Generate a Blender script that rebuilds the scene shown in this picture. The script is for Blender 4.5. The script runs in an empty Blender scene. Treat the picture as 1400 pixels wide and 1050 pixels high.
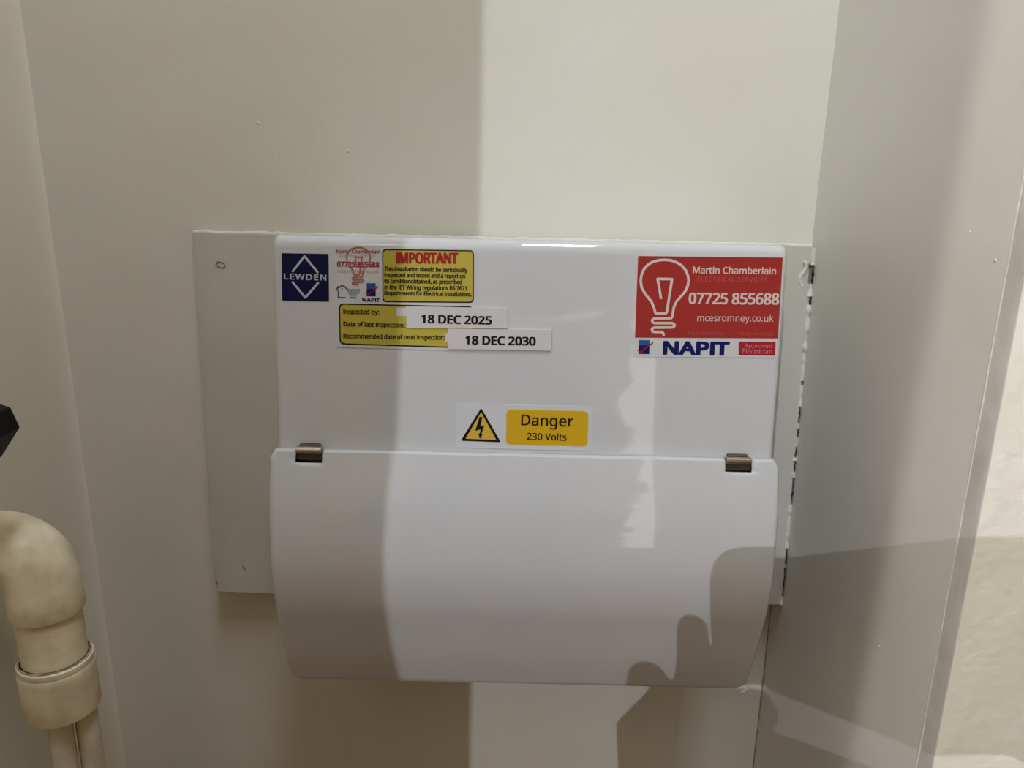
import bpy, bmesh, math, random
from mathutils import Vector, Matrix, noise
random.seed(7)
S = bpy.context.scene
COL = S.collection

# ------------------------------------------------------------------ camera, lamps, exposure
PITCH, ROLL = math.radians(15.7), math.radians(1.26)
CAM = Vector((0, -0.64, 1.5))
FWD = Vector((0, math.cos(PITCH), -math.sin(PITCH)))
UP0 = Vector((0, math.sin(PITCH), math.cos(PITCH)))
R0 = Vector((1, 0, 0))
RGT = R0 * math.cos(ROLL) + UP0 * math.sin(ROLL)
UPV = UP0 * math.cos(ROLL) - R0 * math.sin(ROLL)
cd = bpy.data.cameras.new('camera'); co = bpy.data.objects.new('camera', cd); COL.objects.link(co)
cd.sensor_width = 36; cd.lens = 36 * 1051 / 1400; cd.clip_start = 0.01
co.matrix_world = Matrix(((RGT.x, UPV.x, -FWD.x, CAM.x), (RGT.y, UPV.y, -FWD.y, CAM.y), (RGT.z, UPV.z, -FWD.z, CAM.z), (0, 0, 0, 1)))
S.camera = co

w = bpy.data.worlds.new('world'); S.world = w; w.use_nodes = True
w.node_tree.nodes['Background'].inputs[0].default_value = (0.9, 0.85, 0.78, 1)
w.node_tree.nodes['Background'].inputs[1].default_value = 0.05

def lamp(name, kind, loc, power, col, size, target=None, **kw):
    d = bpy.data.lights.new(name, kind); o = bpy.data.objects.new(name, d); COL.objects.link(o)
    o.location = loc; d.energy = power; d.color = col
    if kind == 'AREA':
        d.shape = 'SQUARE'; d.size = size
    else:
        d.shadow_soft_size = size
    for k, v in kw.items(): setattr(d, k, v)
    if target is not None:
        o.rotation_euler = (Vector(target) - Vector(loc)).to_track_quat('-Z', 'Y').to_euler()
    return o
lamp('bulb_lamp', 'SPOT', (-0.757, -2.6, 2.67), 96, (0.90, 0.97, 1.12), 0.004, target=(0.14, 0, 1.66), spot_size=math.radians(54), spot_blend=1.0)
lamp('second_lamp', 'POINT', (-0.799, -2.0, 2.9), 112, (1.0, 0.97, 0.90), 0.005)
lamp('overhead_fill', 'AREA', (0.12, -0.74, 2.96), 12.6, (0.83, 0.945, 1.12), 0.2, target=(0.12, -0.74, 0)).data.shape = 'RECTANGLE'  # soft fill added overhead for ambient light, not a known fitting
bpy.data.lights['overhead_fill'].size_y = 0.75
S.view_settings.view_transform = 'Standard'; S.view_settings.look = 'None'
S.view_settings.gamma = 1.0; S.view_settings.use_curve_mapping = False
S.view_settings.exposure = 0.0
S.cycles.use_denoising = True
S.cycles.max_bounces = 8; S.cycles.diffuse_bounces = 6
S.cycles.caustics_reflective = False; S.cycles.caustics_refractive = False

# ------------------------------------------------------------------ materials
def lin(c):
    c = c / 255.0
    return c / 12.92 if c <= 0.04045 else ((c + 0.055) / 1.055) ** 2.4
def rgb(r, g, b): return (lin(r), lin(g), lin(b), 1)
def mat(name, col, rough=0.5, col2=None, scale=8, detail=4, bumps=(), spec=0.5, metal=0.0, lo=0.35, hi=0.7, coat=0.0):
    m = bpy.data.materials.new(name); m.use_nodes = True
    nt = m.node_tree; b = nt.nodes['Principled BSDF']
    b.inputs['Base Color'].default_value = col; b.inputs['Roughness'].default_value = rough
    b.inputs['Specular IOR Level'].default_value = spec; b.inputs['Metallic'].default_value = metal
    b.inputs['Coat Weight'].default_value = coat; b.inputs['Coat Roughness'].default_value = 0.04
    tc = nt.nodes.new('ShaderNodeTexCoord')
    if col2 is not None:
        n = nt.nodes.new('ShaderNodeTexNoise'); n.inputs['Scale'].default_value = scale; n.inputs['Detail'].default_value = detail
        nt.links.new(tc.outputs['Object'], n.inputs['Vector'])
        r = nt.nodes.new('ShaderNodeMapRange'); r.inputs[1].default_value = lo; r.inputs[2].default_value = hi
        nt.links.new(n.outputs['Fac'], r.inputs[0])
        mx = nt.nodes.new('ShaderNodeMix'); mx.data_type = 'RGBA'
        mx.inputs['A'].default_value = col; mx.inputs['B'].default_value = col2
        nt.links.new(r.outputs[0], mx.inputs['Factor']); nt.links.new(mx.outputs['Result'], b.inputs['Base Color'])
    prev = None
    for sc, st, dist in bumps:
        n = nt.nodes.new('ShaderNodeTexNoise'); n.inputs['Scale'].default_value = sc; n.inputs['Detail'].default_value = 3
        nt.links.new(tc.outputs['Object'], n.inputs['Vector'])
        bp = nt.nodes.new('ShaderNodeBump'); bp.inputs['Strength'].default_value = st; bp.inputs['Distance'].default_value = dist
        nt.links.new(n.outputs['Fac'], bp.inputs['Height'])
        if prev: nt.links.new(prev.outputs[0], bp.inputs['Normal'])
        prev = bp
    if prev: nt.links.new(prev.outputs[0], b.inputs['Normal'])
    return m
M = {}
M['wall'] = mat('white_wall_paint', (0.71, 0.685, 0.585, 1), 0.6, (0.68, 0.65, 0.545, 1), 5, bumps=((260, 0.12, 0.001), (22, 0.25, 0.003)), spec=0.25)
M['wall_side'] = mat('white_side_paint', (0.71, 0.69, 0.645, 1), 0.42, (0.68, 0.655, 0.605, 1), 4, bumps=((200, 0.10, 0.001), (18, 0.25, 0.003)), spec=0.4)
M['wall_left'] = mat('lightened_wall_paint', (0.80, 0.76, 0.635, 1), 0.55, (0.77, 0.725, 0.60, 1), 5, bumps=((200, 0.10, 0.001), (18, 0.25, 0.003)), spec=0.3)  # wall colour lightened to stand in for light falling on the left wall
M['trim'] = mat('grey_trim_paint', (0.62, 0.60, 0.55, 1), 0.5, (0.52, 0.50, 0.45, 1), 40, bumps=((120, 0.2, 0.001),))
M['cream'] = mat('cream_rough_paint', (0.82, 0.80, 0.71, 1), 0.65, (0.79, 0.77, 0.67, 1), 12, bumps=((160, 0.35, 0.0015), (60, 0.2, 0.002)), spec=0.2)
M['room'] = mat('room_paint', (0.45, 0.32, 0.18, 1), 0.7)
M['dark_room'] = mat('dark_room_paint', (0.35, 0.30, 0.25, 1), 0.7)
M['ceiling'] = mat('ceiling_paint', (0.72, 0.71, 0.69, 1), 0.7)
M['floor'] = mat('brown_floor', (0.12, 0.06, 0.02, 1), 0.5, (0.15, 0.075, 0.025, 1), 6)
M['board'] = mat('board_paint', (0.56, 0.53, 0.455, 1), 0.5, (0.51, 0.48, 0.405, 1), 9, bumps=((180, 0.12, 0.001), (30, 0.2, 0.002)), spec=0.35)
M['filler'] = mat('filler_paint', (0.68, 0.65, 0.58, 1), 0.55, (0.60, 0.57, 0.48, 1), 60, bumps=((200, 0.4, 0.001),))
M['dark'] = mat('dark_gap', (0.02, 0.017, 0.014, 1), 0.9)
M['box'] = mat('glossy_white_enamel', (0.575, 0.57, 0.55, 1), 0.03, spec=0.5)
M['metal'] = mat('hinge_metal', (0.50, 0.44, 0.36, 1), 0.28, metal=1.0)
M['darkmetal'] = mat('hinge_dark_metal', (0.10, 0.08, 0.06, 1), 0.4, metal=0.6)
M['pipe'] = mat('aged_cream_plastic', (0.92, 0.81, 0.56, 1), 0.5, (0.48, 0.38, 0.22, 1), 34, 9, bumps=((120, 0.2, 0.001),), lo=0.40, hi=0.80)
M['cable'] = mat('dirty_cream_sheath', (0.72, 0.64, 0.48, 1), 0.5, (0.52, 0.44, 0.30, 1), 40, 6, lo=0.45, hi=0.8)
M['dirt'] = mat('pipe_dirt', (0.20, 0.14, 0.08, 1), 0.9, (0.50, 0.40, 0.25, 1), 150, 6)
M['black'] = mat('black_plastic', (0.008, 0.006, 0.004, 1), 0.45, spec=0.15)
INK = {'white': (0.58, 0.575, 0.555), 'clear': (0.585, 0.585, 0.58), 'pale': (0.50, 0.50, 0.56), 'navyfield': (0.006, 0.007, 0.045), 'navy': (0.008, 0.009, 0.09),
       'blue': (0.03, 0.085, 0.24), 'redink': (0.34, 0.012, 0.02), 'redline': (0.42, 0.12, 0.11), 'redpale': (0.50, 0.20, 0.19), 'teal': (0.03, 0.07, 0.11),
       'tealtext': (0.07, 0.22, 0.26), 'black': (0.012, 0.010, 0.008), 'brownblack': (0.02, 0.008, 0.004), 'mustard': (0.48, 0.39, 0.055), 'yellow': (0.62, 0.40, 0.05),
       'gold': (0.60, 0.37, 0.014), 'paleyellow': (0.66, 0.56, 0.32), 'red': (0.34, 0.030, 0.024), 'deepred': (0.36, 0.015, 0.025), 'cream': (0.66, 0.53, 0.46),
       'redfaint': (0.46, 0.10, 0.085), 'tape': (0.60, 0.57, 0.54)}
for k, c in INK.items(): M['ink_' + k] = mat('print_' + k, (*c, 1), 0.4, spec=0.12)

# ------------------------------------------------------------------ helpers
def obj(name, verts, faces, m, parent=None, smooth=False, mats=None, mi=None):
    me = bpy.data.meshes.new(name); me.from_pydata([tuple(v) for v in verts], [], faces); me.update()
    o = bpy.data.objects.new(name, me); COL.objects.link(o)
    for mm in (mats or [m]): me.materials.append(mm)
    if mi:
        for p, i in zip(me.polygons, mi): p.material_index = i
    if smooth:
        for p in me.polygons: p.use_smooth = True
    if parent: o.parent = parent
    return o
def fix(o):
    bm = bmesh.new(); bm.from_mesh(o.data); bmesh.ops.recalc_face_normals(bm, faces=bm.faces); bm.to_mesh(o.data); bm.free(); return o
def struct(o): o['kind'] = 'structure'; return o
def thing(o, label, cat, group=None):
    o['label'] = label; o['category'] = cat
    if group: o['group'] = group
    return o
def empty(name, loc):
    o = bpy.data.objects.new(name, None); COL.objects.link(o); o.location = loc; o.empty_display_size = 0.05; return o
def parent_keep(o, root):
    o.parent = root; o.matrix_parent_inverse = Matrix.Translation(root.location).inverted()
def grid(fn, nu, nv):
    vs = [fn(i / nu, j / nv) for j in range(nv + 1) for i in range(nu + 1)]
    fs = [(j * (nu + 1) + i, j * (nu + 1) + i + 1, (j + 1) * (nu + 1) + i + 1, (j + 1) * (nu + 1) + i) for j in range(nv) for i in range(nu)]
    return vs, fs
def wob(x, y, z, s, a): return a * noise.noise(Vector((x * s, y * s, z * s)))
def tube(path, radii, n=20, cap=True, squash=None):
    """rings along a list of points -> verts, faces"""
    vs, fs = [], []
    pts = [Vector(p) for p in path]; prev = None
    for i, p in enumerate(pts):
        t = (pts[min(i + 1, len(pts) - 1)] - pts[max(i - 1, 0)]).normalized()
        if prev is None:
            a = t.orthogonal().normalized()
        else:
            a = (prev - t * prev.dot(t)).normalized()
        prev = a; b = t.cross(a)
        for k in range(n):
            th = 2 * math.pi * k / n
            vs.append(p + (a * math.cos(th) + b * math.sin(th)) * radii[i])
    for i in range(len(pts) - 1):
        for k in range(n):
            fs.append((i * n + k, i * n + (k + 1) % n, (i + 1) * n + (k + 1) % n, (i + 1) * n + k))
    if cap:
        fs.append(tuple(range(n))[::-1]); fs.append(tuple((len(pts) - 1) * n + k for k in range(n)))
    return vs, fs
def merge(parts):
    V, F = [], []
    for vs, fs in parts:
        o = len(V); V += list(vs); F += [tuple(i + o for i in f) for f in fs]
    return V, F
def autosmooth(o, ang=35):
    for p in o.data.polygons: p.use_smooth = True
    o.data.set_sharp_from_angle(angle=math.radians(ang))
    return o
def bevel(o, wdt, seg=3, ang=30):
    md = o.modifiers.new('bevel', 'BEVEL'); md.width = wdt; md.segments = seg; md.limit_method = 'ANGLE'; md.angle_limit = math.radians(ang); return o

# ------------------------------------------------------------------ the alcove and the room
XL = -0.388
def xr(z): return 0.2415 + 0.0131 * (1.6275 - z)      # the right wall is a little out of plumb
YR = -0.27
def back(u, v):
    x = -0.381 + u * (0.653); z = 0.70 + v * 1.1
    f = min(1, u * 12)
    return (x, f * (wob(x, 0, z, 6, 0.0012) + wob(x, 3, z, 20, 0.0004)), z)
vs, fs = grid(back, 130, 200)
struct(obj('wall_back', vs, fs, M['wall'], smooth=True))
def back_hi(u, v):
    x = -0.372 + u * 0.64; z = 1.8 + v * 1.2; return (x, 0, z)
def slab(x0, x1, y0, y1, z0, z1):
    v = [(x, y, z) for z in (z0, z1) for y in (y0, y1) for x in (x0, x1)]
    return v, [(0, 2, 3, 1), (4, 5, 7, 6), (0, 1, 5, 4), (2, 6, 7, 3), (0, 4, 6, 2), (1, 3, 7, 5)]
struct(obj('wall_back', *slab(-0.40, 0.30, 0.004, 0.10, 0, 3.0), M['wall']))
# left wall: rounded inner corner, runs forward to the opening's jamb, then turns left
prof = [(XL, -1.60)] + [(XL, -1.20 + (1.20 - 0.034) * k / 40) for k in range(1, 41)]
prof += [(XL + 0.007 * (1 - math.cos(a)), -0.034 + 0.034 * math.sin(a)) for a in [math.pi / 2 * k / 8 for k in range(1, 9)]]
nz = 60
V = []
def y_jamb(z): return -1.284 + 0.0294 * max(0, 2.14 - z) - 0.0294 * max(0, z - 2.14)
for j in range(nz + 1):
    z = 3.0 * j / nz
    for x, y in prof:
        V.append((x + wob(0, y, z, 5, 0.0012) * (1 if -1.15 < y < -0.035 else 0), max(y, y_jamb(z)), z))
n = len(prof)
F = [(j * n + i, j * n + i + 1, (j + 1) * n + i + 1, (j + 1) * n + i) for j in range(nz) for i in range(n - 1)]
struct(obj('wall_left', V, F, M['wall_left'], smooth=True))
struct(obj('wall_partition', *slab(-3.0, XL - 0.0005, -1.20, -1.10, 0, 3.0), M['room']))
# right wall (the reveal) and the pier's front
def right(u, v):
    z = 0.3 + v * 2.7; y = 0.002 + u * (YR - 0.002 + 0.0135)
    return (xr(z) + wob(0, y, z, 7, 0.0012), y, z)
vs, fs = grid(right, 40, 260)
struct(obj('wall_right', vs, fs, M['wall_side'], smooth=True))
def front(u, v):
    z = 0.3 + v * 2.7; x = xr(z) + 0.0011 + u * u * 2.35; f = min(1, u * u * 2.35 / 0.008)
    return (x, YR + f * (wob(x, 0, z * .5, 30, 0.0006) + wob(x, 5, z * .6, 110, 0.0005)), z)
vs, fs = grid(front, 120, 400)
struct(obj('wall_front', vs, fs, M['cream'], smooth=True))
pth = [(xr(z) - 0.0006 + wob(3, 0, z, 90, 0.0004), -0.0006, z) for z in [1.126 - 0.01 * k for k in range(36)]]
crk = obj('corner_crack', *tube(pth, [0.0006 + 0.0004 * noise.noise(Vector((k * .7, 0, 0))) for k in range(36)], 6), M['dirt']); crk.parent = bpy.data.objects['wall_right']
# corner bead strip on the pier's edge, with a raised lip along its inner side
bp = [(0.0004, -0.2550), (0.0000, -0.2556), (0.0000, -0.2561), (0.0005, -0.2567), (0.0006, -0.2630), (0.0006, -0.2690), (0.0008, -0.2698), (0.0011, -0.2701)]
V = []; nzb = 300; n0 = len(bp)
for j in range(nzb + 1):
    z = 0.3 + 2.7 * j / nzb
    for k, (dx, y) in enumerate(bp):
        V.append((xr(z) + dx + (wob(k, 0, z, 60, 0.0002) if k < n0 - 2 else 0), y + (wob(0, k, z, 40, 0.0003) if k < n0 - 2 else 0), z))
n = len(bp)
F = [(j * n + i, j * n + i + 1, (j + 1) * n + i + 1, (j + 1) * n + i) for j in range(nzb) for i in range(n - 1)]
struct(autosmooth(obj('trim_1', V, F, M['trim']), 25))
# glowing strip added at the far wall, one edge ragged (seen only mirrored in the enamel)
M['strip_glow'] = bpy.data.materials.new('strip_glow'); M['strip_glow'].use_nodes = True
_b = M['strip_glow'].node_tree.nodes['Principled BSDF']; _b.inputs['Emission Color'].default_value = (1, 0.98, 0.94, 1); _b.inputs['Emission Strength'].default_value = 2.6; _b.inputs['Base Color'].default_value = (0.1, 0.1, 0.1, 1)
V, F = [], []
for k in range(120):
    z = 0.45 + 1.95 * k / 119; x0 = 0.645 + 0.10 * min(1, max(0, (z - 1.25) / 0.5)) + 0.10 * noise.noise(Vector((z * 6, 0, 1))) + 0.06 * noise.noise(Vector((z * 28, 0, 3)))
    V += [(x0, -3.985, z), (0.81, -3.985, z)]
    if k: F.append((2 * k - 2, 2 * k - 1, 2 * k + 1, 2 * k))
struct(obj('glow_strip_1', V, F, M['strip_glow']))
# the rest of the room, out of frame
struct(obj('floor', *slab(-3.0, 2.6, -4.1, 0.1, -0.05, 0), M['floor']))
struct(obj('ceiling', *slab(-3.0, 2.6, -4.1, 0.1, 3.0, 3.05), M['ceiling']))
struct(obj('wall_far', *slab(-3.0, 2.6, -4.1, -4.0, 0, 3.0), M['room']))
struct(obj('wall_west', *slab(-3.1, -3.0, -4.1, -1.3, 0, 3.0), M['room']))
struct(obj('wall_east', *slab(2.6, 2.7, -4.1, 0.1, 0, 3.0), M['room']))

# ------------------------------------------------------------------ backing board behind the unit
BT = (-0.0085, 1.4435)      # board face: y at its top, z of its top
BB = (-0.0255, 1.1265)      # and at its bottom
def by(z): return BT[0] + (BT[1] - z) / (BT[1] - BB[1]) * (BB[0] - BT[0])
board = empty('backing_board', (0, 0, BB[1]))
thing(board, 'off-white painted backing board on the wall behind the fuse box', 'board')
left, rightp = [], []
N = 90
for k in range(N + 1):
    z = BB[1] + (BT[1] - BB[1]) * k / N
    left.append((-0.2625 + wob(0, 0, z, 60, 0.0012), z))
    rightp.append((xr(z) - 0.0014 + wob(1, 0, z, 140, 0.0009) - (0.0032 if 1.412 < z < 1.430 else 0), z))
V, F = [], []
nxb = 60
for k in range(N + 1):
    z = left[k][1]
    for i in range(nxb + 1):
        u = i / nxb
        x = left[k][0] * (1 - u) + rightp[k][0] * u
        zz = z + (wob(x, 0, 0, 45, 0.0011) if k in (0, N) else 0)
        y = by(z) + wob(x, 1, z, 12, 0.0008)
        if i == 0: y += 0.0022
        V.append((x, y, zz))
nr = nxb + 1
F = [(k * nr + i, k * nr + i + 1, (k + 1) * nr + i + 1, (k + 1) * nr + i) for k in range(N) for i in range(nxb)]
rim = [i for i in range(nr)] + [k * nr + nr - 1 for k in range(1, N + 1)] + [N * nr + i for i in range(nxb - 1, -1, -1)] + [k * nr for k in range(N - 1, 0, -1)]
base = len(V)
for i in rim: V.append((V[i][0], 0.003, V[i][2]))
for q in range(len(rim)):
    q2 = (q + 1) % len(rim); F.append((rim[q], base + q, base + q2, rim[q2]))
o = autosmooth(obj('board', V, F, M['board']), 40); fix(o); parent_keep(o, board)
# painted-over filler bead along the top edge and down the right joint, broken where the joint has opened
def bead(path, r, nm, seg=8):
    vs, fs = tube(path, [r * (0.55 + 0.75 * abs(noise.noise(Vector((p[0] * 90, 3.3, p[2] * 90))))) for p in path], seg)
    o = autosmooth(obj(nm, vs, fs, M['filler']), 60); parent_keep(o, board); return o
top = [(-0.262 + 0.5035 * k / 120, by(BT[1]) + 0.0035 + 0.0008 * math.sin(k), BT[1] + 0.0004 + wob(k * 0.1, 0, 0, 3, 0.0008)) for k in range(121)]
bead(top, 0.0026, 'filler_bead')
gaps = [(1.4137, 1.4291), (1.3964, 1.4036), (1.3284, 1.3328), (1.2951, 1.3099), (1.2828, 1.2906), (1.2650, 1.2749), (1.2517, 1.2622), (1.2214, 1.2470), (1.1645, 1.1814), (1.1338, 1.1624)]
edges = [1.4425] + [v for g in gaps for v in (g[1], g[0])] + [1.1265]
for a, b in zip(edges[0::2], edges[1::2]):
    m_ = max(3, int((a - b) / 0.0015)); pth = []
    for k in range(m_ + 1):
        z = a + (b - a) * k / m_
        pth.append((xr(z) - 0.0012 + wob(2, 0, z, 200, 0.0009), by(z) + 0.0012 + wob(4, 0, z, 150, 0.0010), z))
    bead(pth, 0.0032, 'filler_bead', 8)
for a, b in gaps:                                       # the open joint behind the bead
    m_ = 10; pth = [(xr(a + (b - a) * k / m_) - 0.0008 + wob(7, a * 50, k, 1.3, 0.0012), by(a) - 0.0003, a + (b - a) * k / m_) for k in range(m_ + 1)]
    vs, fs = tube(pth, [(0.00055 if a < 1.39 else 0.0012) * math.sin(math.pi * (0.10 + 0.80 * k / m_)) * (0.75 + 0.9 * noise.noise(Vector((k * .9, a * 99, 0)))) for k in range(m_ + 1)], 6)
    o = obj('open_joint', vs, fs, M['dark']); parent_keep(o, board)
# lump of torn filler by the upper gap
vs, fs = tube([(0.2355 + 0.002 * math.sin(k * 0.5), by(1.42) + 0.0004, 1.4325 - 0.0016 * k) for k in range(14)], [0.0012 + 0.0011 * abs(math.sin(k * 1.3)) for k in range(14)], 7)
o = autosmooth(obj('filler_lump', vs, fs, M['filler']), 60); parent_keep(o, board)
# marks: a small dried paint ring near the top left, two chips near the bottom left
c = Vector((-0.2405, by(1.419) - 0.0002, 1.4189)); ring = [(-.0036, .0002), (-.0022, .0026), (.0026, .0020), (.0038, -.0010), (.0020, -.0028), (-.0038, -.0010)]
pth = [c + Vector((a, 0, b)) for a, b in ring[:4]] + [c + Vector((a, 0, b)) for a, b in ring[4:]]
vs, fs = tube(pth, [0.0005] * len(pth), 6); o = obj('scuff_mark', vs, fs, M['dirt']); parent_keep(o, board)
for (x, z), d in (((-0.2357, 1.1513), (.0022, -.003)), ((-0.2613, 1.1349), (.0008, -.0035))):
    pth = [(x - d[0] * .6, by(z) - .0002, z - d[1] * .6), (x, by(z) - .0003, z), (x + d[0] * .6, by(z) - .0002, z + d[1] * .6)]
    vs, fs = tube(pth, [.0004, .0009, .0004], 6); o = obj('chip', vs, fs, M['dirt']); parent_keep(o, board)

# ------------------------------------------------------------------ consumer unit
unit = empty('consumer_unit', (0.0095, -0.02, 1.155))
thing(unit, 'glossy white fuse box with a curved lift-up lid and stickers', 'fuse box')
EX0, EX1 = -0.1552, 0.1748
FT, FB = Vector((0, -0.145, 1.4495)), Vector((0, -0.16, 1.3195))
EV = (FT - FB).normalized(); EN = Vector((1, 0, 0)).cross(EV)
def front_pt(u, v, h=0): return FT + Vector((u, 0, 0)) + EV * v + EN * h
# body: a side profile drawn across, with rounded upright edges
def round_poly(pts, rads, seg=5):
    out = []; n = len(pts)
    for i in range(n):
        p, a, b = Vector(pts[i]), Vector(pts[i - 1]), Vector(pts[(i + 1) % n]); r = rads[i]
        if r <= 0: out.append(p); continue
        da, db = (a - p).normalized(), (b - p).normalized()
        for k in range(seg + 1):
            t = k / seg
            out.append((p + da * r) * (1 - t) ** 2 + p * 2 * t * (1 - t) + (p + db * r) * t ** 2)
    return out
side = round_poly([(-0.0093, 1.4405), (-0.1442, 1.4565), (-0.1603, 1.3165), (-0.1500, 1.3150), (-0.1500, 1.1650), (-0.1440, 1.1600), (-0.0245, 1.1600)], [0, .0085, .001, .0005, .004, .003, 0])
def sweep_x(profile, x0, x1, rx, name, m, seg=4):
    """solid across x with its end edges rounded by insetting the profile"""
    cx = sum((p for p in profile), Vector((0, 0))) / len(profile)
    V, F = [], []; n = len(profile)
    steps = [(0, rx)] + [(rx * (1 - math.cos(a)), rx * (1 - math.sin(a))) for a in [math.pi / 2 * k / seg for k in range(1, seg + 1)]]
    rows = [(x0 + dx, ins) for dx, ins in steps] + [(x1 - dx, ins) for dx, ins in reversed(steps)]
    for x, ins in rows:
        for p in profile:
            q = p.copy()
            if p[0] < -0.02: q = Vector((p[0] + ins, p[1] + (-ins if p[1] > cx[1] + .13 else ins if p[1] < cx[1] - .13 else 0)))
            V.append((x, q[0], q[1]))
    for r in range(len(rows) - 1):
        for i in range(n): F.append((r * n + i, r * n + (i + 1) % n, (r + 1) * n + (i + 1) % n, (r + 1) * n + i))
    F.append(tuple(range(n))[::-1]); F.append(tuple((len(rows) - 1) * n + i for i in range(n)))
    return fix(autosmooth(obj(name, V, F, m), 40))
body = sweep_x(side, EX0, EX1, 0.004, 'enclosure', M['box']); parent_keep(body, unit)
body.modifiers.new('flat_faces', 'WEIGHTED_NORMAL').keep_sharp = True

# lid: a curved sheet with folded sides, a rolled top lip, cut-outs for the hinges and round lower corners
LX0, LX1 = -0.1585, 0.1775
key = [(1.3170, -0.1660), (1.2800, -0.1762), (1.2440, -0.1812), (1.2150, -0.1795), (1.1900, -0.1735), (1.1640, -0.1665), (1.1375, -0.1574)]
def lid_y(z):
    for i in range(len(key) - 1):
        z1, y1 = key[i]; z2, y2 = key[i + 1]
        if z <= z1 and z >= z2 - 1e-9:
            def sl(k):
                a, b = key[max(k - 1, 0)], key[min(k + 1, len(key) - 1)]; return (b[1] - a[1]) / (b[0] - a[0])
            t = (z - z1) / (z2 - z1); h = z2 - z1
            m1, m2 = sl(i) * h, sl(i + 1) * h
            return (2 * t**3 - 3 * t**2 + 1) * y1 + (t**3 - 2 * t**2 + t) * m1 + (-2 * t**3 + 3 * t**2) * y2 + (t**3 - t**2) * m2
    return key[-1][1]
NH = [(-0.1325, 1.3178), (0.1501, 1.3169)]           # hinge centres
zs = [1.3170, 1.3130, 1.3105] + [1.3105 - (1.3105 - 1.1375) * k / 60 for k in range(1, 61)]
P2 = [(Vector((lid_y(z), z))) for z in zs]
nrm = []
for i in range(len(P2)):
    t = (P2[min(i + 1, len(P2) - 1)] - P2[max(i - 1, 0)]).normalized(); nn = Vector((t[1], -t[0]))
    nrm.append(nn if nn[0] > 0 else -nn)               # points back into the box
rows = [(P2[0] + Vector((0.0060, 0.0002)), nrm[0], zs[0]), (P2[0] + Vector((0.0026, 0.0006)), nrm[0], zs[0]), (P2[0] + Vector((0.0007, 0.0002)), nrm[0], zs[0])] + [(p, q, z) for p, q, z in zip(P2, nrm, zs)]
# last rows curl back under at the lower edge
pl, nl = P2[-1], nrm[-1]; dn = (P2[-1] - P2[-2]).normalized()
rows += [(pl + dn * 0.0010 + nl * 0.0006, nl, zs[-1]), (pl + dn * 0.0014 + nl * 0.0018, nl, zs[-1]), (pl + dn * 0.0012 + nl * 0.006, nl, zs[-1])]
def cols_for(z):
    # corner rounding pulls the sides in near the bottom and the top
    ins = 0.0
    r = 0.006; d = z - 1.1375
    if d < r: ins = r - math.sqrt(max(0, r * r - (r - d) ** 2))
    r2 = 0.0025; d2 = 1.3170 - z
    if d2 < r2: ins = max(ins, r2 - math.sqrt(max(0, r2 * r2 - (r2 - d2) ** 2)))
    return ins
rf = 0.004
cutx = []
for hx, hz in NH: cutx += [hx - 0.0088, hx + 0.0088]
mid = sorted([LX0 + rf + (LX1 - LX0 - 2 * rf) * k / 40 for k in range(41)] + cutx)
cols = [(LX0, 0.040), (LX0, 0.020), (LX0, rf)] + [(LX0 + rf * (1 - math.cos(a)), rf * (1 - math.sin(a))) for a in [math.pi / 2 * k / 4 for k in range(1, 4)]]
cols += [(x, 0.0) for x in mid]
cols += [(LX1 - rf * (1 - math.cos(a)), rf * (1 - math.sin(a))) for a in [math.pi / 2 * k / 4 for k in range(3, 0, -1)]] + [(LX1, rf), (LX1, 0.020), (LX1, 0.040)]
V, F = [], []; nc = len(cols); xm = (LX0 + LX1) / 2
for p, q, z in rows:
    ins = cols_for(z); taper = (1.317 - z) / 0.18 * 0.0012
    for x, dep in cols:
        xx = x
        if x < LX0 + 0.02: xx = x + (ins + taper) * (1 - max(0, (x - LX0) / 0.02))
        if x > LX1 - 0.02: xx = x - (ins + taper) * (1 - max(0, (LX1 - x) / 0.02))
        pp = p + q * dep
        V.append((xx, pp[0], pp[1]))
for r in range(len(rows) - 1):
    for i in range(nc - 1):
        if r < 5:
            xc = (cols[i][0] + cols[i + 1][0]) / 2
            if any(a < xc < b for a, b in (cutx[0:2], cutx[2:4])) and cols[i][1] == 0: continue
        F.append((r * nc + i, r * nc + i + 1, (r + 1) * nc + i + 1, (r + 1) * nc + i))
lid = autosmooth(obj('lid', V, F, M['box']), 50); fix(lid); parent_keep(lid, unit)
md = lid.modifiers.new('sheet', 'SOLIDIFY'); md.thickness = 0.0012; md.offset = 0
# hinges: a folded metal knuckle with a dark leaf below it
for hx, hz in NH:
    vs, fs = tube([(hx - 0.0084, -0.1655, hz + 0.0006), (hx - 0.0080, -0.1655, hz + 0.0006), (hx + 0.0080, -0.1655, hz + 0.0006), (hx + 0.0084, -0.1655, hz + 0.0006)], [.0022, .0026, .0026, .0022], 20)
    hg = autosmooth(obj('hinge', vs, fs, M['metal']), 40); parent_keep(hg, unit); hg['label'] = 'bronze coloured metal hinge knuckle'
    leaf = obj('hinge_leaf', *slab(hx - 0.0086, hx + 0.0086, -0.1662, -0.1625, hz - 0.0062, hz - 0.0012), M['darkmetal']); bevel(leaf, .0005, 2); leaf.parent = hg
    up = obj('hinge_leaf', *slab(hx - 0.0070, hx + 0.0070, -0.1645, -0.1605, hz + 0.0018, hz + 0.0040), M['darkmetal']); bevel(up, .0010, 3); up.parent = hg
# small clear tab left on the lid's lower right corner
vs, fs = tube([(0.1722, -0.1580, 1.1335), (0.1745, -0.1590, 1.1352), (0.1782, -0.1592, 1.1392)], [.0008, .0010, .0007], 8)
o = autosmooth(obj('loose_tab', vs, fs, M['ink_white'])); parent_keep(o, unit); o['label'] = 'small pale loose tab at the lower right corner of the lid'

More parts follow.
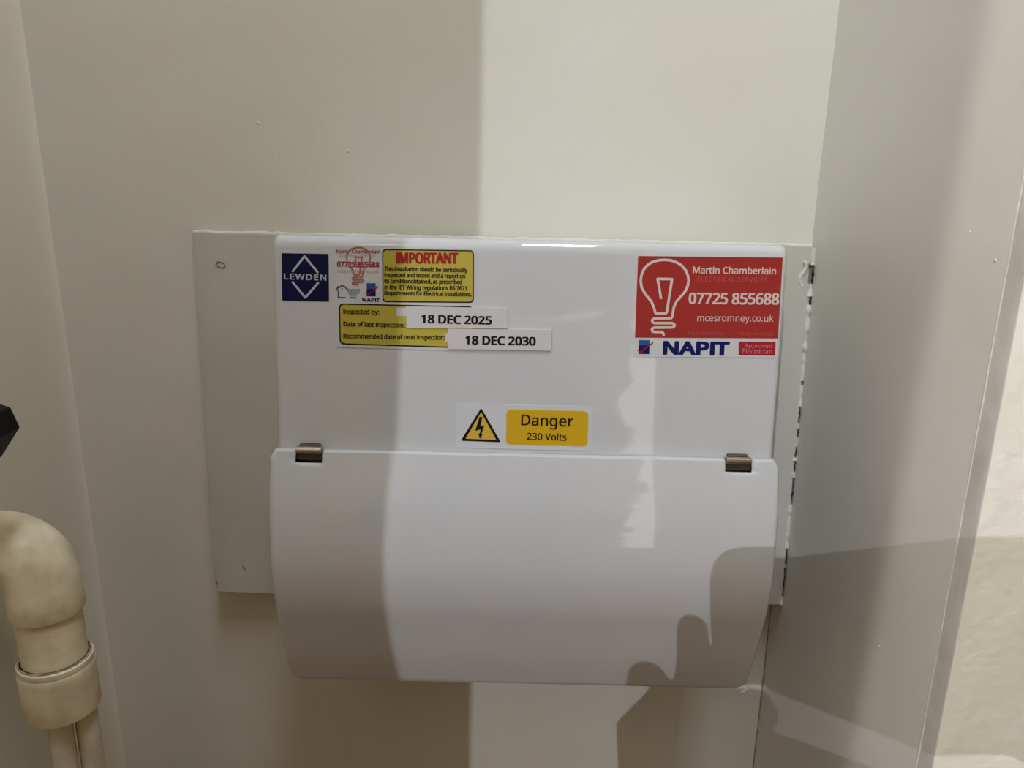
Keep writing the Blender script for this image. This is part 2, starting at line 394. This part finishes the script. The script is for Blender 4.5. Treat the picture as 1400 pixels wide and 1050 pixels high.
# ------------------------------------------------------------------ stickers: millimetres from each sticker's centre on the front plate
STICKERS = [('brand_sticker', 'square navy sticker with a pale diamond outline and the maker name', (-0.13405, -0.02005), [(-14.91, 15.03), (15.14, 15.12), (14.98, -15.03), (-15.21, -15.12)], 0.0, 0.3,
  [('line', 'emblem', 'pale', 1, [(-8.28, 3.28), (-0.13, 13.37), (8.3, 3.04)], 1.4), ('line', 'emblem', 'pale', 1, [(-8.52, -2.8), (-0.17, -12.94), (8.49, -2.93)], 1.4),
   ('text', 'lettering', 'pale', 1, 'LEWDEN', (-13.52, -1.42), (13.35, -1.73), 3.61, 1.3)]),
 ('inspection_sticker', 'white and mustard periodic inspection sticker with red contractor print', (-0.0697, -0.03226), [(-45.07, 32.57), (44.72, 32.77), (45.42, -32.99), (-45.08, -32.36)], 0.0, 0.3,
  [('text', 'contractor_lettering', 'redink', 1, 'Martin Chamberlain', (-44.26, 28.02), (-16.24, 28.39), 2.24, 1),
   ('text', 'contractor_lettering', 'redpale', 1, 'ELECTRICAL SERVICES', (-41.97, 25.7), (-19.13, 26.04), 1.36, 0),
   ('text', 'contractor_lettering', 'redink', 1, '07725 855688', (-43.66, 19.49), (-16.97, 19.67), 3.2, 1.6), ('text', 'contractor_lettering', 'redpale', 1, 'mcesromney.co.uk', (-43.51, 15.6), (-17.39, 15.93), 2.08, 0),
   ('line', 'bulb_drawing', 'redline', 2,
    [(-31.26, 19.27), (-31.48, 20.89), (-31.85, 23.32), (-32.25, 25.73), (-30.01, 25.74), (-27.73, 25.75), (-28.23, 22.79), (-28.9, 18.51), (-29.49, 15.04), (-29.81, 14.59), (-32.77, 14.52), (-33.12, 14.84),
     (-33.42, 16.18), (-34.3, 18.39), (-36.05, 20.59), (-37.28, 22.79), (-37.57, 25.01), (-37.31, 26.84), (-36.54, 28.67), (-35.35, 30.11), (-33.96, 31.07), (-31.99, 31.71), (-30.03, 31.92), (-27.87, 31.76),
     (-26.11, 31.12), (-24.55, 30.1), (-23.38, 28.63), (-22.73, 26.95), (-22.54, 25.34), (-22.83, 23.71), (-23.51, 22.08), (-24.63, 20.63), (-26.42, 18.57), (-27.22, 16.72), (-27.55, 14.88), (-27.72, 13.65),
     (-28.16, 13.07), (-33.38, 12.92), (-33.93, 12.62), (-34.13, 12.17), (-33.9, 11.6), (-33.31, 11.41), (-27.86, 11.53), (-27.23, 11.26), (-27.04, 10.81), (-27.32, 10.32), (-27.87, 10.1), (-33.49, 9.94), (-34.04, 9.68),
     (-34.25, 9.23), (-33.98, 8.7), (-33.42, 8.55), (-31.25, 8.6), (-30.74, 8.32), (-30.54, 7.79), (-30.55, 7.3)],
    0.89),
   ('line', 'house_drawing', 'teal', 1, [(-44.6, 4.19), (-43.86, 5.61), (-40.6, 7.76), (-37.21, 5.04)], 0.7), ('line', 'house_drawing', 'teal', 1, [(-43.86, 5.81), (-43.11, 7.03)], 0.93),
   ('line', 'house_drawing', 'teal', 1, [(-43.39, 4.82), (-43.33, -0.19), (-38.49, -0.17)], 0.61), ('line', 'house_drawing', 'teal', 1, [(-40.71, 5.88), (-40.65, 4.28)], 0.56),
   ('text', 'scheme_lettering', 'tealtext', 1, 'Registered', (-37.02, 4.16), (-29.64, 4.24), 1.44, 0.5), ('text', 'scheme_lettering', 'tealtext', 1, 'Competent', (-37.44, 2.63), (-29.57, 2.72), 1.44, 0.5),
   ('text', 'scheme_lettering', 'tealtext', 1, 'Person', (-36.25, 1.17), (-31.4, 1.19), 1.36, 0.5), ('text', 'scheme_lettering', 'teal', 1, 'Electrical', (-35.66, -0.55), (-31.62, -0.5), 1.04, 1),
   ('poly', 'scheme_square', 'blue', 1, [(-25.0, 9.42), (-19.16, 9.43), (-19.18, 5.75), (-25.03, 5.74)], 0.0), ('poly', 'scheme_square', 'navy', 1, [(-25.03, 5.74), (-19.18, 5.75), (-19.21, 1.06), (-25.15, 1.01)], 0.0),
   ('line', 'tick', 'redink', 2, [(-25.53, 3.81), (-23.93, 2.12), (-17.64, 7.55)], 0.75), ('text', 'scheme_name', 'navy', 1, 'NAPIT', (-27.72, -2.34), (-16.65, -2.42), 2.2, 2),
   ('poly', 'important_panel', 'black', 1, [(-14.96, 31.19), (43.63, 31.67), (43.99, -1.77), (-14.93, -2.56)], 2.8),
   ('poly', 'important_panel', 'mustard', 2, [(-14.16, 30.42), (42.84, 30.87), (43.17, -0.99), (-14.12, -1.74)], 2.33), ('text', 'heading', 'redink', 3, 'IMPORTANT', (-5.48, 22.51), (33.22, 23.15), 6.5, 2),
   ('text', 'notice_lettering', 'black', 3, 'This installation should be periodically', (-13.42, 17.47), (39.51, 17.73), 2.6, 1.5),
   ('text', 'notice_lettering', 'black', 3, 'inspected and tested and a report on', (-13.44, 13.69), (38.05, 13.92), 2.6, 1.5),
   ('text', 'notice_lettering', 'black', 3, 'its conditionobtained, as prescribed', (-13.46, 9.8), (36.08, 10.18), 2.6, 1.5),
   ('text', 'notice_lettering', 'black', 3, 'in the IET Wiring regulations BS 7671', (-13.48, 5.9), (39.15, 6.15), 2.6, 1.5),
   ('text', 'notice_lettering', 'black', 3, 'Requirements for Electrical Installations.', (-13.49, 2.19), (42.62, 2.42), 2.6, 1.5),
   ('poly', 'record_panel', 'black', 1, [(-42.95, -3.88), (43.92, -3.99), (44.3, -31.44), (-42.91, -30.49)], 3.27),
   ('poly', 'record_panel', 'mustard', 2, [(-42.15, -4.77), (43.02, -4.82), (43.37, -30.53), (-42.08, -29.66)], 2.8),
   ('poly', 'blank_field', 'white', 3, [(-6.04, -5.89), (41.32, -5.86), (41.39, -11.12), (-6.05, -11.35)], 1.4),
   ('poly', 'blank_field', 'white', 3, [(25.45, -21.63), (43.05, -21.75), (43.13, -27.47), (25.5, -27.24)], 0.93), ('text', 'record_lettering', 'black', 3, 'Inspected by:', (-40.0, -10.48), (-17.2, -10.28), 2.9, 1.2),
   ('text', 'record_lettering', 'black', 3, 'Date of last inspection:', (-40.1, -18.49), (-0.48, -18.53), 2.9, 1.2),
   ('text', 'record_lettering', 'black', 3, 'Recommended date of next inspection:', (-40.21, -26.34), (25.49, -26.02), 2.9, 1.2)]),
 ('date_label', 'upper white tape label reading 18 DEC 2025', (-0.03647, -0.04378), [(-32.77, 6.83), (32.52, 6.75), (32.69, -6.19), (-32.44, -7.39)], 0.0, 1.1,
  [('text', 'lettering', 'black', 1, '18 DEC 2025', (-22.7, -3.72), (22.23, -3.71), 5.07, 2)]),
 ('date_label', 'lower white tape label reading 18 DEC 2030', (-0.00852, -0.05731), [(-33.65, 6.3), (33.34, 7.11), (33.51, -6.52), (-33.2, -6.89)], 0.0, 1.25,
  [('text', 'lettering', 'black', 1, '18 DEC 2030', (-22.02, -3.37), (22.99, -3.14), 5.2, 2)]),
 ('danger_sticker', 'clear edged sticker with warning triangle and yellow danger panel', (0.00866, -0.11512), [(-44.82, 15.11), (44.63, 14.71), (44.95, -15.12), (-44.76, -14.7)], 0.0, 0.3,
  [('poly', 'warning_triangle', 'black', 1, [(-28.63, 12.42), (-15.2, -10.49), (-41.84, -10.11)], 1.44), ('poly', 'warning_triangle', 'yellow', 2, [(-28.59, 9.52), (-18.26, -8.93), (-38.67, -8.57)], 0.58),
   ('poly', 'lightning_bolt', 'black', 3,
    [(-29.65, 6.43), (-27.74, 6.31), (-28.84, 0.12), (-26.23, 0.83), (-28.2, -5.07), (-27.25, -5.21), (-29.11, -8.44), (-30.28, -4.96), (-29.32, -4.85), (-28.57, -1.99), (-32.29, -3.05)], 0.0),
   ('poly', 'danger_panel', 'paleyellow', 1, [(-12.23, 12.15), (42.41, 12.16), (42.69, -12.38), (-12.13, -12.22)], 3.37),
   ('poly', 'danger_panel', 'gold', 2, [(-11.75, 11.67), (41.95, 11.67), (42.2, -11.9), (-11.67, -11.72)], 3.13), ('text', 'lettering', 'brownblack', 3, 'Danger', (-1.92, 1.46), (32.17, 1.17), 7.12, 0.6),
   ('text', 'lettering', 'brownblack', 3, '230 Volts', (2.05, -8.22), (28.12, -8.37), 4.51, 0.6)]),
 ('contractor_sticker', 'large red and white contractor sticker with light bulb drawing and phone number', (0.12521, -0.0335), [(-46.95, 31.93), (46.14, 32.89), (47.06, -31.71), (-46.24, -33.11)], 0.0, 0.3,
  [('poly', 'red_panel', 'red', 1, [(-46.61, 31.53), (45.58, 32.58), (46.5, -19.17), (-46.16, -20.64)], 0.0),
   ('line', 'bulb_drawing', 'cream', 2,
    [(-30.64, 4.64), (-31.29, 7.84), (-32.35, 12.62), (-33.48, 17.38), (-28.9, 17.4), (-24.23, 17.42), (-24.88, 11.58), (-25.72, 3.14), (-26.48, -3.72), (-27.08, -4.63), (-33.14, -4.76), (-33.9, -4.13), (-34.69, -1.48),
     (-36.77, 2.9), (-40.62, 7.23), (-43.41, 11.58), (-44.26, 15.95), (-43.95, 19.54), (-42.6, 23.15), (-40.34, 25.97), (-37.63, 27.85), (-33.68, 29.12), (-29.7, 29.53), (-25.28, 29.23), (-21.61, 27.96), (-18.29, 25.98),
     (-15.72, 23.1), (-14.16, 19.79), (-13.58, 16.62), (-13.95, 13.42), (-15.14, 10.19), (-17.23, 7.34), (-20.63, 3.25), (-22.05, -0.4), (-22.49, -4.04), (-22.69, -6.47), (-23.51, -7.62), (-34.2, -7.94), (-35.3, -8.53),
     (-35.66, -9.43), (-35.12, -10.55), (-33.88, -10.93), (-22.7, -10.68), (-21.37, -11.22), (-20.92, -12.11), (-21.43, -13.09), (-22.54, -13.52), (-34.06, -13.86), (-35.17, -14.37), (-35.53, -15.27), (-34.91, -16.32),
     (-33.75, -16.62), (-29.29, -16.52), (-28.2, -17.06), (-27.74, -18.11), (-27.69, -19.09)],
    1.63),
   ('text', 'contractor_lettering', 'cream', 2, 'Martin Chamberlain', (-11.05, 21.53), (41.83, 21.97), 4.08, 1.0), ('text', 'trade_lettering', 'redfaint', 2, 'ELECTRICAL SERVICES', (-7.85, 16.43), (36.5, 16.99), 2.8, 0),
   ('text', 'phone_lettering', 'cream', 2, '07725 855688', (-12.49, 2.06), (44.98, 2.84), 6.88, 1.4), ('text', 'web_lettering', 'cream', 2, 'mcesromney.co.uk', (-6.57, -9.11), (42.59, -8.36), 4.32, -0.2),
   ('text', 'qualification_lettering', 'redfaint', 2, 'FULLY QUALIFIED', (-11.98, -17.85), (11.42, -17.66), 1.76, 0),
   ('text', 'insurance_lettering', 'redfaint', 2, 'FULLY INSURED', (21.98, -17.42), (43.1, -17.28), 1.76, 0),
   ('poly', 'scheme_square', 'blue', 1, [(-43.57, -22.13), (-36.57, -22.06), (-36.48, -25.5), (-43.48, -25.65)], 0.0),
   ('poly', 'scheme_square', 'navy', 1, [(-43.48, -25.65), (-36.48, -25.5), (-36.36, -31.15), (-43.38, -31.23)], 0.0), ('line', 'tick', 'redink', 2, [(-44.24, -28.54), (-42.04, -30.13), (-34.22, -23.4)], 0.79),
   ('text', 'scheme_name', 'navy', 1, 'NAPIT', (-26.82, -30.94), (14.8, -30.6), 8.16, 2.7), ('poly', 'approved_panel', 'deepred', 1, [(21.13, -21.69), (45.12, -21.32), (45.48, -30.33), (21.66, -30.61)], 0.0),
   ('text', 'approved_lettering', 'redpale', 2, 'Approved', (24.98, -25.53), (42.9, -25.38), 2.72, 0.2), ('text', 'approved_lettering', 'redpale', 2, 'Electrician', (24.02, -29.32), (43.18, -29.15), 3.04, 0.2)])]
def arc_quad(pts, r, seg=5):
    if r <= 0: return [Vector(p) for p in pts]
    return round_poly(pts, [r] * len(pts), seg)
def stroke(pts, wd, h):
    V, F = [], []; pts = [Vector(p) for p in pts]
    for a, b in zip(pts, pts[1:]):
        d = b - a
        if d.length < 1e-6: continue
        nn = Vector((-d.y, d.x)).normalized() * wd / 2; o = len(V)
        V += [a + nn, a - nn, b - nn, b + nn]; F.append((o, o + 1, o + 2, o + 3))
    ns = len(V)
    for p in pts[1:-1]:
        o = len(V); V += [p + Vector((math.cos(t), math.sin(t))) * wd / 2 for t in [2 * math.pi * k / 10 for k in range(10)]]; F.append(tuple(range(o, o + 10)))
    return [(v.x, v.y, h + (0.000006 * ((i // 4) % 3) if i < ns else 0.000020 + 0.000006 * (((i - ns) // 10) % 3))) for i, v in enumerate(V)], F
# all lettering is set first, converted to meshes in one go
texts = {}
FONT = None
try:
    import os
    FONT = bpy.data.fonts.load(os.path.join(bpy.utils.system_resource('DATAFILES'), 'fonts', 'NotoSansHebrew-Regular.woff2'))
except Exception:
    FONT = None
for si, st in enumerate(STICKERS):
    for ii, it in enumerate(st[6]):
        if it[0] == 'text':
            for part, s in (('s', it[4]), ('cap', 'H')):
                c = bpy.data.curves.new('t', 'FONT'); c.body = s if FONT is None or s.startswith('(') else s.replace('I', 'l'); c.font = FONT or c.font; c.size = 1.0; c.resolution_u = 3
                c.space_character = 1.12 if s in ('ELECTRICAL SERVICES', 'FULLY QUALIFIED', 'FULLY INSURED', 'LEWDEN') else 1.0
                o = bpy.data.objects.new('t', c); COL.objects.link(o); texts[(si, ii, part)] = o
dg = bpy.context.evaluated_depsgraph_get(); dg.update()
tm = {}
for k, o in texts.items():
    me = bpy.data.meshes.new_from_object(o.evaluated_get(dg)); tm[k] = ([v.co.copy() for v in me.vertices], [tuple(p.vertices) for p in me.polygons])
    bpy.data.meshes.remove(me)
for o in texts.values():
    c = o.data; bpy.data.objects.remove(o); bpy.data.curves.remove(c)
SHEET = {'brand_sticker': 'navyfield', 'inspection_sticker': 'white', 'date_label': 'tape', 'danger_sticker': 'clear', 'contractor_sticker': 'white'}
for si, (nm, label, ctr, corners, rad, th, items) in enumerate(STICKERS):
    O = front_pt(ctr[0], ctr[1], 0)
    Mx = Matrix(((1, EV.x, EN.x, O.x), (0, EV.y, EN.y, O.y), (0, EV.z, EN.z, O.z), (0, 0, 0, 1)))
    k = 0.001
    ring = arc_quad(corners, 0.6, 3); n = len(ring)
    V = [(p.x * k, p.y * k, -0.0002) for p in ring] + [(p.x * k, p.y * k, th * k) for p in ring]
    F = [tuple(range(n, 2 * n))] + [(i, (i + 1) % n, n + (i + 1) % n, n + i) for i in range(n)]
    st = fix(obj(nm, V, F, M['ink_' + SHEET[nm]])); st.parent = unit
    st.matrix_parent_inverse = Matrix.Translation(unit.location).inverted(); st.matrix_basis = Mx; st['label'] = label
    acc = {}
    for ii, it in enumerate(items):
        h = (th + 0.12 * it[3]) * k
        if it[0] == 'text':
            vs, fs = tm[(si, ii, 's')]; hv = tm[(si, ii, 'cap')][0]
            x0, x1 = min(v.x for v in vs), max(v.x for v in vs); ch = max(v.y for v in hv) - min(v.y for v in hv); yb = min(v.y for v in hv)
            a, b = Vector(it[5]), Vector(it[6]); e = b - a; up = Vector((-e.y, e.x)).normalized() * it[7]
            if it[4].isupper():
                vs = [Vector((v.x, min(v.y, yb + ch), 0)) for v in vs]
            W_ = [a + e * ((v.x - x0) / (x1 - x0)) + up * ((v.y - yb) / ch) for v in vs]
            bw = it[7] * 0.040 * max(0, it[8])
            g = merge([([((p.x + bw * dx) * k, (p.y + bw * dy) * k, h + q * 1.2e-5) for p in W_], fs) for q, (dx, dy) in enumerate(((-1, 0), (1, 0), (-.7, .5), (.7, .5), (-.7, -.5), (.7, -.5)) if bw > 0 else ((0, 0),))])
        elif it[0] == 'poly':
            pr = arc_quad(it[4], it[5]); g = ([(p.x * k, p.y * k, h) for p in pr], [tuple(range(len(pr)))])
        else:
            g = stroke([(x * k, y * k) for x, y in it[4]], it[5] * k, h)
        acc.setdefault(it[1], []).append((g, it[2]))
    for pn, lst in acc.items():
        V, F = merge([g for g, c in lst]); cs = sorted({c for g, c in lst}); mi = [cs.index(c) for g, c in lst for f in g[1]]
        p = obj(pn, V, F, None, mats=[M['ink_' + c] for c in cs], mi=mi); p.parent = st
        for poly in p.data.polygons:
            if poly.normal.z < 0: poly.flip()

# ------------------------------------------------------------------ pipe with elbow at the left, cables below it, black handle
PX, PY = -0.326, -0.16
pipe = empty('waste_pipe', (PX, PY, 1.10))
thing(pipe, 'stained cream plastic pipe with an elbow and wide coupling at lower left', 'pipe')
def lathe(zr, nm, m, par, n=40):
    vs, fs = tube([(PX, PY, z) for z, r in zr], [r for z, r in zr], n, cap=False)
    o = autosmooth(obj(nm, vs, fs, m), 30); parent_keep(o, par); return o
ez = 1.2425; rb = 0.0275
bend = [(XL - 0.004, PY, ez), (-0.372, PY, ez)] + [(PX - rb + rb * math.sin(a), PY, ez - rb + rb * math.cos(a)) for a in [math.pi / 2 * k / 14 for k in range(15)]]
bend += [(PX, PY, 1.205), (PX, PY, 1.1925), (PX, PY, 1.1915), (PX, PY, 1.1913)]
rad = [0.0225, 0.0225] + [0.0225 + 0.0012 * min(1, k / 10) for k in range(15)] + [0.0238, 0.0240, 0.0236, 0.0218]
vs, fs = tube(bend, rad, 44, cap=False)
elb = autosmooth(obj('elbow', vs, fs, M['pipe']), 40); parent_keep(elb, pipe)
lathe([(1.200, 0.0214), (1.140, 0.0214)], 'pipe_length', M['pipe'], pipe)
lathe([(1.1530, 0.0214), (1.1536, 0.0236), (1.1527, 0.0247), (1.1500, 0.0249), (1.1482, 0.0245), (1.1470, 0.0250), (1.1440, 0.0252), (1.1120, 0.0254), (1.1107, 0.0250), (1.1102, 0.0238), (1.1110, 0.0215), (1.1300, 0.0212)], 'coupling', M['pipe'], pipe)
lathe([(1.1531, 0.0222), (1.1541, 0.0222), (1.1541, 0.0236), (1.1531, 0.0238)], 'dirt_ring', M['dirt'], pipe)
def cable(px, py, r, label):
    pth = [(px + 0.0010 * math.sin(k * 0.5 + px * 90), py, 1.135 - 0.03 * k) for k in range(20)]
    vs, fs = tube(pth, [r] * 20, 24); o = autosmooth(obj('cable', vs, fs, M['cable']), 50)
    thing(o, label, 'cable', 'cables running out of the pipe')
cable(PX - 0.0105, PY + 0.0060, 0.0078, 'cream cable furthest left and set back under the pipe coupling')
cable(PX + 0.0012, PY - 0.0085, 0.0080, 'cream cable in front, middle one of those under the pipe coupling')
cable(PX + 0.0150, PY + 0.0030, 0.0080, 'cream cable furthest right under the pipe coupling, beyond a dark gap')
knob = empty('handle', (XL, -0.20, 1.3416)); thing(knob, 'black faceted plastic handle on the left wall above the pipe', 'handle')
kp = [(-0.3000, 1.3425), (-0.3040, 1.3556), (-0.3180, 1.3600), (-0.3400, 1.3520), (-0.3440, 1.3330), (-0.3280, 1.3190), (-0.3150, 1.3220)]
n = len(kp); V = []
for y, s in ((-0.2120, 0.90), (-0.2095, 1.0), (-0.185, 1.0), (-0.183, 0.93)):
    for x, z in kp: V.append((-0.330 + (x + 0.322) * s, y, 1.3345 + (z - 1.340) * s))
F = [(r * n + i, r * n + (i + 1) % n, (r + 1) * n + (i + 1) % n, (r + 1) * n + i) for r in range(3) for i in range(n)] + [tuple(range(n))[::-1], tuple(3 * n + i for i in range(n))]
o = fix(obj('grip', V, F, M['black'])); parent_keep(o, knob); bevel(o, 0.0008, 2)
vs, fs = tube([(XL - 0.001, -0.197, 1.3345), (XL + 0.004, -0.197, 1.3345), (XL + 0.005, -0.197, 1.3345), (-0.345, -0.197, 1.3345)], [0.014, 0.014, 0.007, 0.007], 24)
o = autosmooth(obj('spindle', vs, fs, M['darkmetal'])); parent_keep(o, knob)

# ------------------------------------------------------------------ paint specks on the walls
def specks(nm, pts, m):
    parts = []
    for p, ax, r in pts:
        p = Vector(p); d = Vector(ax)
        a = d.orthogonal().normalized(); b = d.cross(a); vs = []
        for rr, h in ((1, -0.3), (0.75, 0.35), (0.3, 0.6)):
            for k in range(7): vs.append(p + (a * math.cos(k * .9) + b * math.sin(k * .9) * 1.7) * r * rr + d * r * h)
        fs = [(i * 7 + k, i * 7 + (k + 1) % 7, (i + 1) * 7 + (k + 1) % 7, (i + 1) * 7 + k) for i in range(2) for k in range(7)] + [tuple(range(14, 21))]
        parts.append((vs, fs))
    V, F = merge(parts); return autosmooth(obj(nm, V, F, m), 60)
rw = [(-0.2200, 1.4720), (-0.2420, 1.5950), (-0.2460, 1.4600), (-0.2150, 1.3300), (-0.2300, 1.2500), (-0.1700, 1.4300), (-0.2350, 1.3000), (-0.1950, 1.2000), (-0.2250, 1.1500), (-0.2100, 1.1050)]
wr = [o for o in bpy.data.objects if o.name == 'wall_right'][0]
o = specks('paint_speck', [((xr(z), y, z), (-1, 0, 0), 0.0005 + 0.0004 * random.random()) for y, z in rw], M['wall_side']); o['kind'] = 'stuff'; o.parent = wr
wb = [o for o in bpy.data.objects if o.name == 'wall_back'][0]
o = specks('paint_speck', [((x, 0.0, z), (0, -1, 0), 0.0005 + 0.0004 * random.random()) for x, z in ((0.047, 1.540), (0.114, 1.527), (0.060, 1.465), (0.064, 1.473), (0.10, 1.455), (-0.166, 1.528), (-0.135, 1.51), (-0.205, 1.53))], M['wall']); o['kind'] = 'stuff'; o.parent = wb

# ------------------------------------------------------------------ the photographer, behind the lens: phone and holding hands (they cast the shadow at lower right)
OP = CAM - FWD * 0.008
def pp(a, b, d=0): return OP + RGT * (a * .001) + UPV * (b * .001) - FWD * (d * .001)
phone = empty('phone', pp(45, -12, 4)); thing(phone, 'black phone held level in front of the fuse box', 'phone')
ring = round_poly([(-36.3, 29.6), (-36.3, -58), (130, -58), (130, 29.6)], [20, 14, 14, 14], 8)
n = len(ring); V = []
for d, s in ((0.0, 0.985), (0.8, 1), (8.2, 1), (9, 0.985)):
    for p in ring: V.append(pp(46.8 + (p.x - 46.8) * s, -14.2 + (p.y + 14.2) * s, d))
F = [(r * n + i, r * n + (i + 1) % n, (r + 1) * n + (i + 1) % n, (r + 1) * n + i) for r in range(3) for i in range(n)] + [tuple(range(n))[::-1], tuple(3 * n + i for i in range(n))]
o = fix(autosmooth(obj('phone_case', V, F, M['black']), 40)); parent_keep(o, phone)
M['skin'] = mat('skin', (0.50, 0.30, 0.21, 1), 0.5); M['cloth'] = mat('dark_jersey', (0.03, 0.03, 0.035, 1), 0.9); M['hair'] = mat('brown_hair', (0.05, 0.03, 0.02, 1), 0.7)
def skin(name, nodes, edges, m, root, sub=2):
    me = bpy.data.meshes.new(name); me.from_pydata([tuple(p) for p, r in nodes], edges, []); me.update()
    o = bpy.data.objects.new(name, me); COL.objects.link(o); me.materials.append(m)
    md = o.modifiers.new('skin', 'SKIN'); md.use_smooth_shade = True
    for i, (p, r) in enumerate(nodes):
        sv = me.skin_vertices[0].data[i]; sv.radius = (r, r); sv.use_root = (i == root)
    s = o.modifiers.new('sub', 'SUBSURF'); s.levels = sub; s.render_levels = sub
    return o
person = empty('person', (-0.04, -1.02, 0)); thing(person, 'person in dark clothes standing behind the lens holding up a phone', 'person')
nodes = [((-.04, -1.00, .95), .15), ((-.04, -1.01, 1.12), .14), ((-.04, -1.01, 1.28), .15), ((-.02, -1.01, 1.40), .10), ((.03, -1.01, 1.45), .055), ((.09, -1.00, 1.52), .070), ((.09, -.99, 1.60), .072),
         ((-.17, -1.02, 1.37), .060), ((-.25, -.98, 1.13), .050), ((.09, -1.02, 1.36), .055), ((.12, -.94, 1.12), .045),
         ((-.13, -1.00, .88), .090), ((-.13, -1.00, .48), .065), ((-.13, -1.02, .08), .042), ((-.13, -.88, .035), .035), ((.06, -1.00, .88), .090), ((.06, -1.00, .48), .065), ((.06, -1.02, .08), .042), ((.06, -.88, .035), .035),
         ((-.13, -.82, 1.27), .038), ((.15, -.82, 1.29), .034)]
edges = [(0, 1), (1, 2), (2, 3), (3, 4), (4, 5), (5, 6), (2, 7), (7, 8), (2, 9), (9, 10), (0, 11), (11, 12), (12, 13), (13, 14), (0, 15), (15, 16), (16, 17), (17, 18), (8, 19), (10, 20)]
o = skin('clothed_body', nodes, edges, M['cloth'], 0); parent_keep(o, person)
LAMP = Vector((-0.757, -2.6, 2.67))
def hp(a, b, s):                                        # a place in the phone's plane, moved back along the lamplight
    p = OP + RGT * (a * .001) + UPV * (b * .001); return p + (LAMP - p).normalized() * (s * .001)
def hand(chains):
    parts = []
    for ch in chains:
        pts = [hp(a, b, s) for a, b, s, r in ch]; rs = [c[3] * .001 for c in ch]
        e0, e1 = (pts[0] - pts[1]).normalized(), (pts[-1] - pts[-2]).normalized(); P_, R_ = [], []
        for k in range(5): t_ = math.pi / 2 * (1 - k / 5); P_.append(pts[0] + e0 * rs[0] * math.sin(t_)); R_.append(max(rs[0] * math.cos(t_), 1e-5))
        P_ += pts; R_ += rs
        for k in range(1, 6): t_ = math.pi / 2 * k / 5; P_.append(pts[-1] + e1 * rs[-1] * math.sin(t_)); R_.append(max(rs[-1] * math.cos(t_), 1e-5))
        parts.append(tube(P_, R_, 14))
    V, F = merge(parts)
    o = obj('hand', V, F, M['skin'], smooth=True); fix(o); parent_keep(o, person)
    rm = o.modifiers.new('one_surface', 'REMESH'); rm.mode = 'VOXEL'; rm.voxel_size = 0.0022; rm.use_smooth_shade = True
    sm = o.modifiers.new('soften', 'SMOOTH'); sm.iterations = 3; sm.factor = 0.4
# left hand: index finger up the phone's short edge, other knuckles below it, thumb and palm under the corner
hand([[(-40, -70, 20, 9), (-39, -44, 14, 7), (-39, -28, 12, 5)], [(-58, -78, 24, 15), (-51, -58, 20, 10.5), (-47.5, -38, 16, 9.2), (-46.3, -15.5, 13, 8.5)], [(-74, -76, 30, 20), (-74, -45.5, 18, 11.5)],
      [(-72, -76, 30, 22), (-82, -100, 40, 33.5), (-84, -128, 55, 31), (-100, -230, 190, 34)], [(-66, -84, 32, 22), (-30, -80, 26, 16), (-14, -79, 24, 15)]])
# right hand: one straight finger along the phone's lower edge, the rest folded below
hand([[(142, -74, 30, 13), (110, -62, 24, 10.5), (73, -63, 22, 10), (36, -58, 22, 9.8), (0, -54, 22, 9.5)],
      [(142, -74, 30, 13), (150, -98, 36, 22), (120, -117, 34, 24), (52, -116.5, 30, 25.5), (-24, -119, 30, 25.5)], [(146, -100, 36, 22), (150, -150, 110, 28), (150, -210, 200, 34)]])
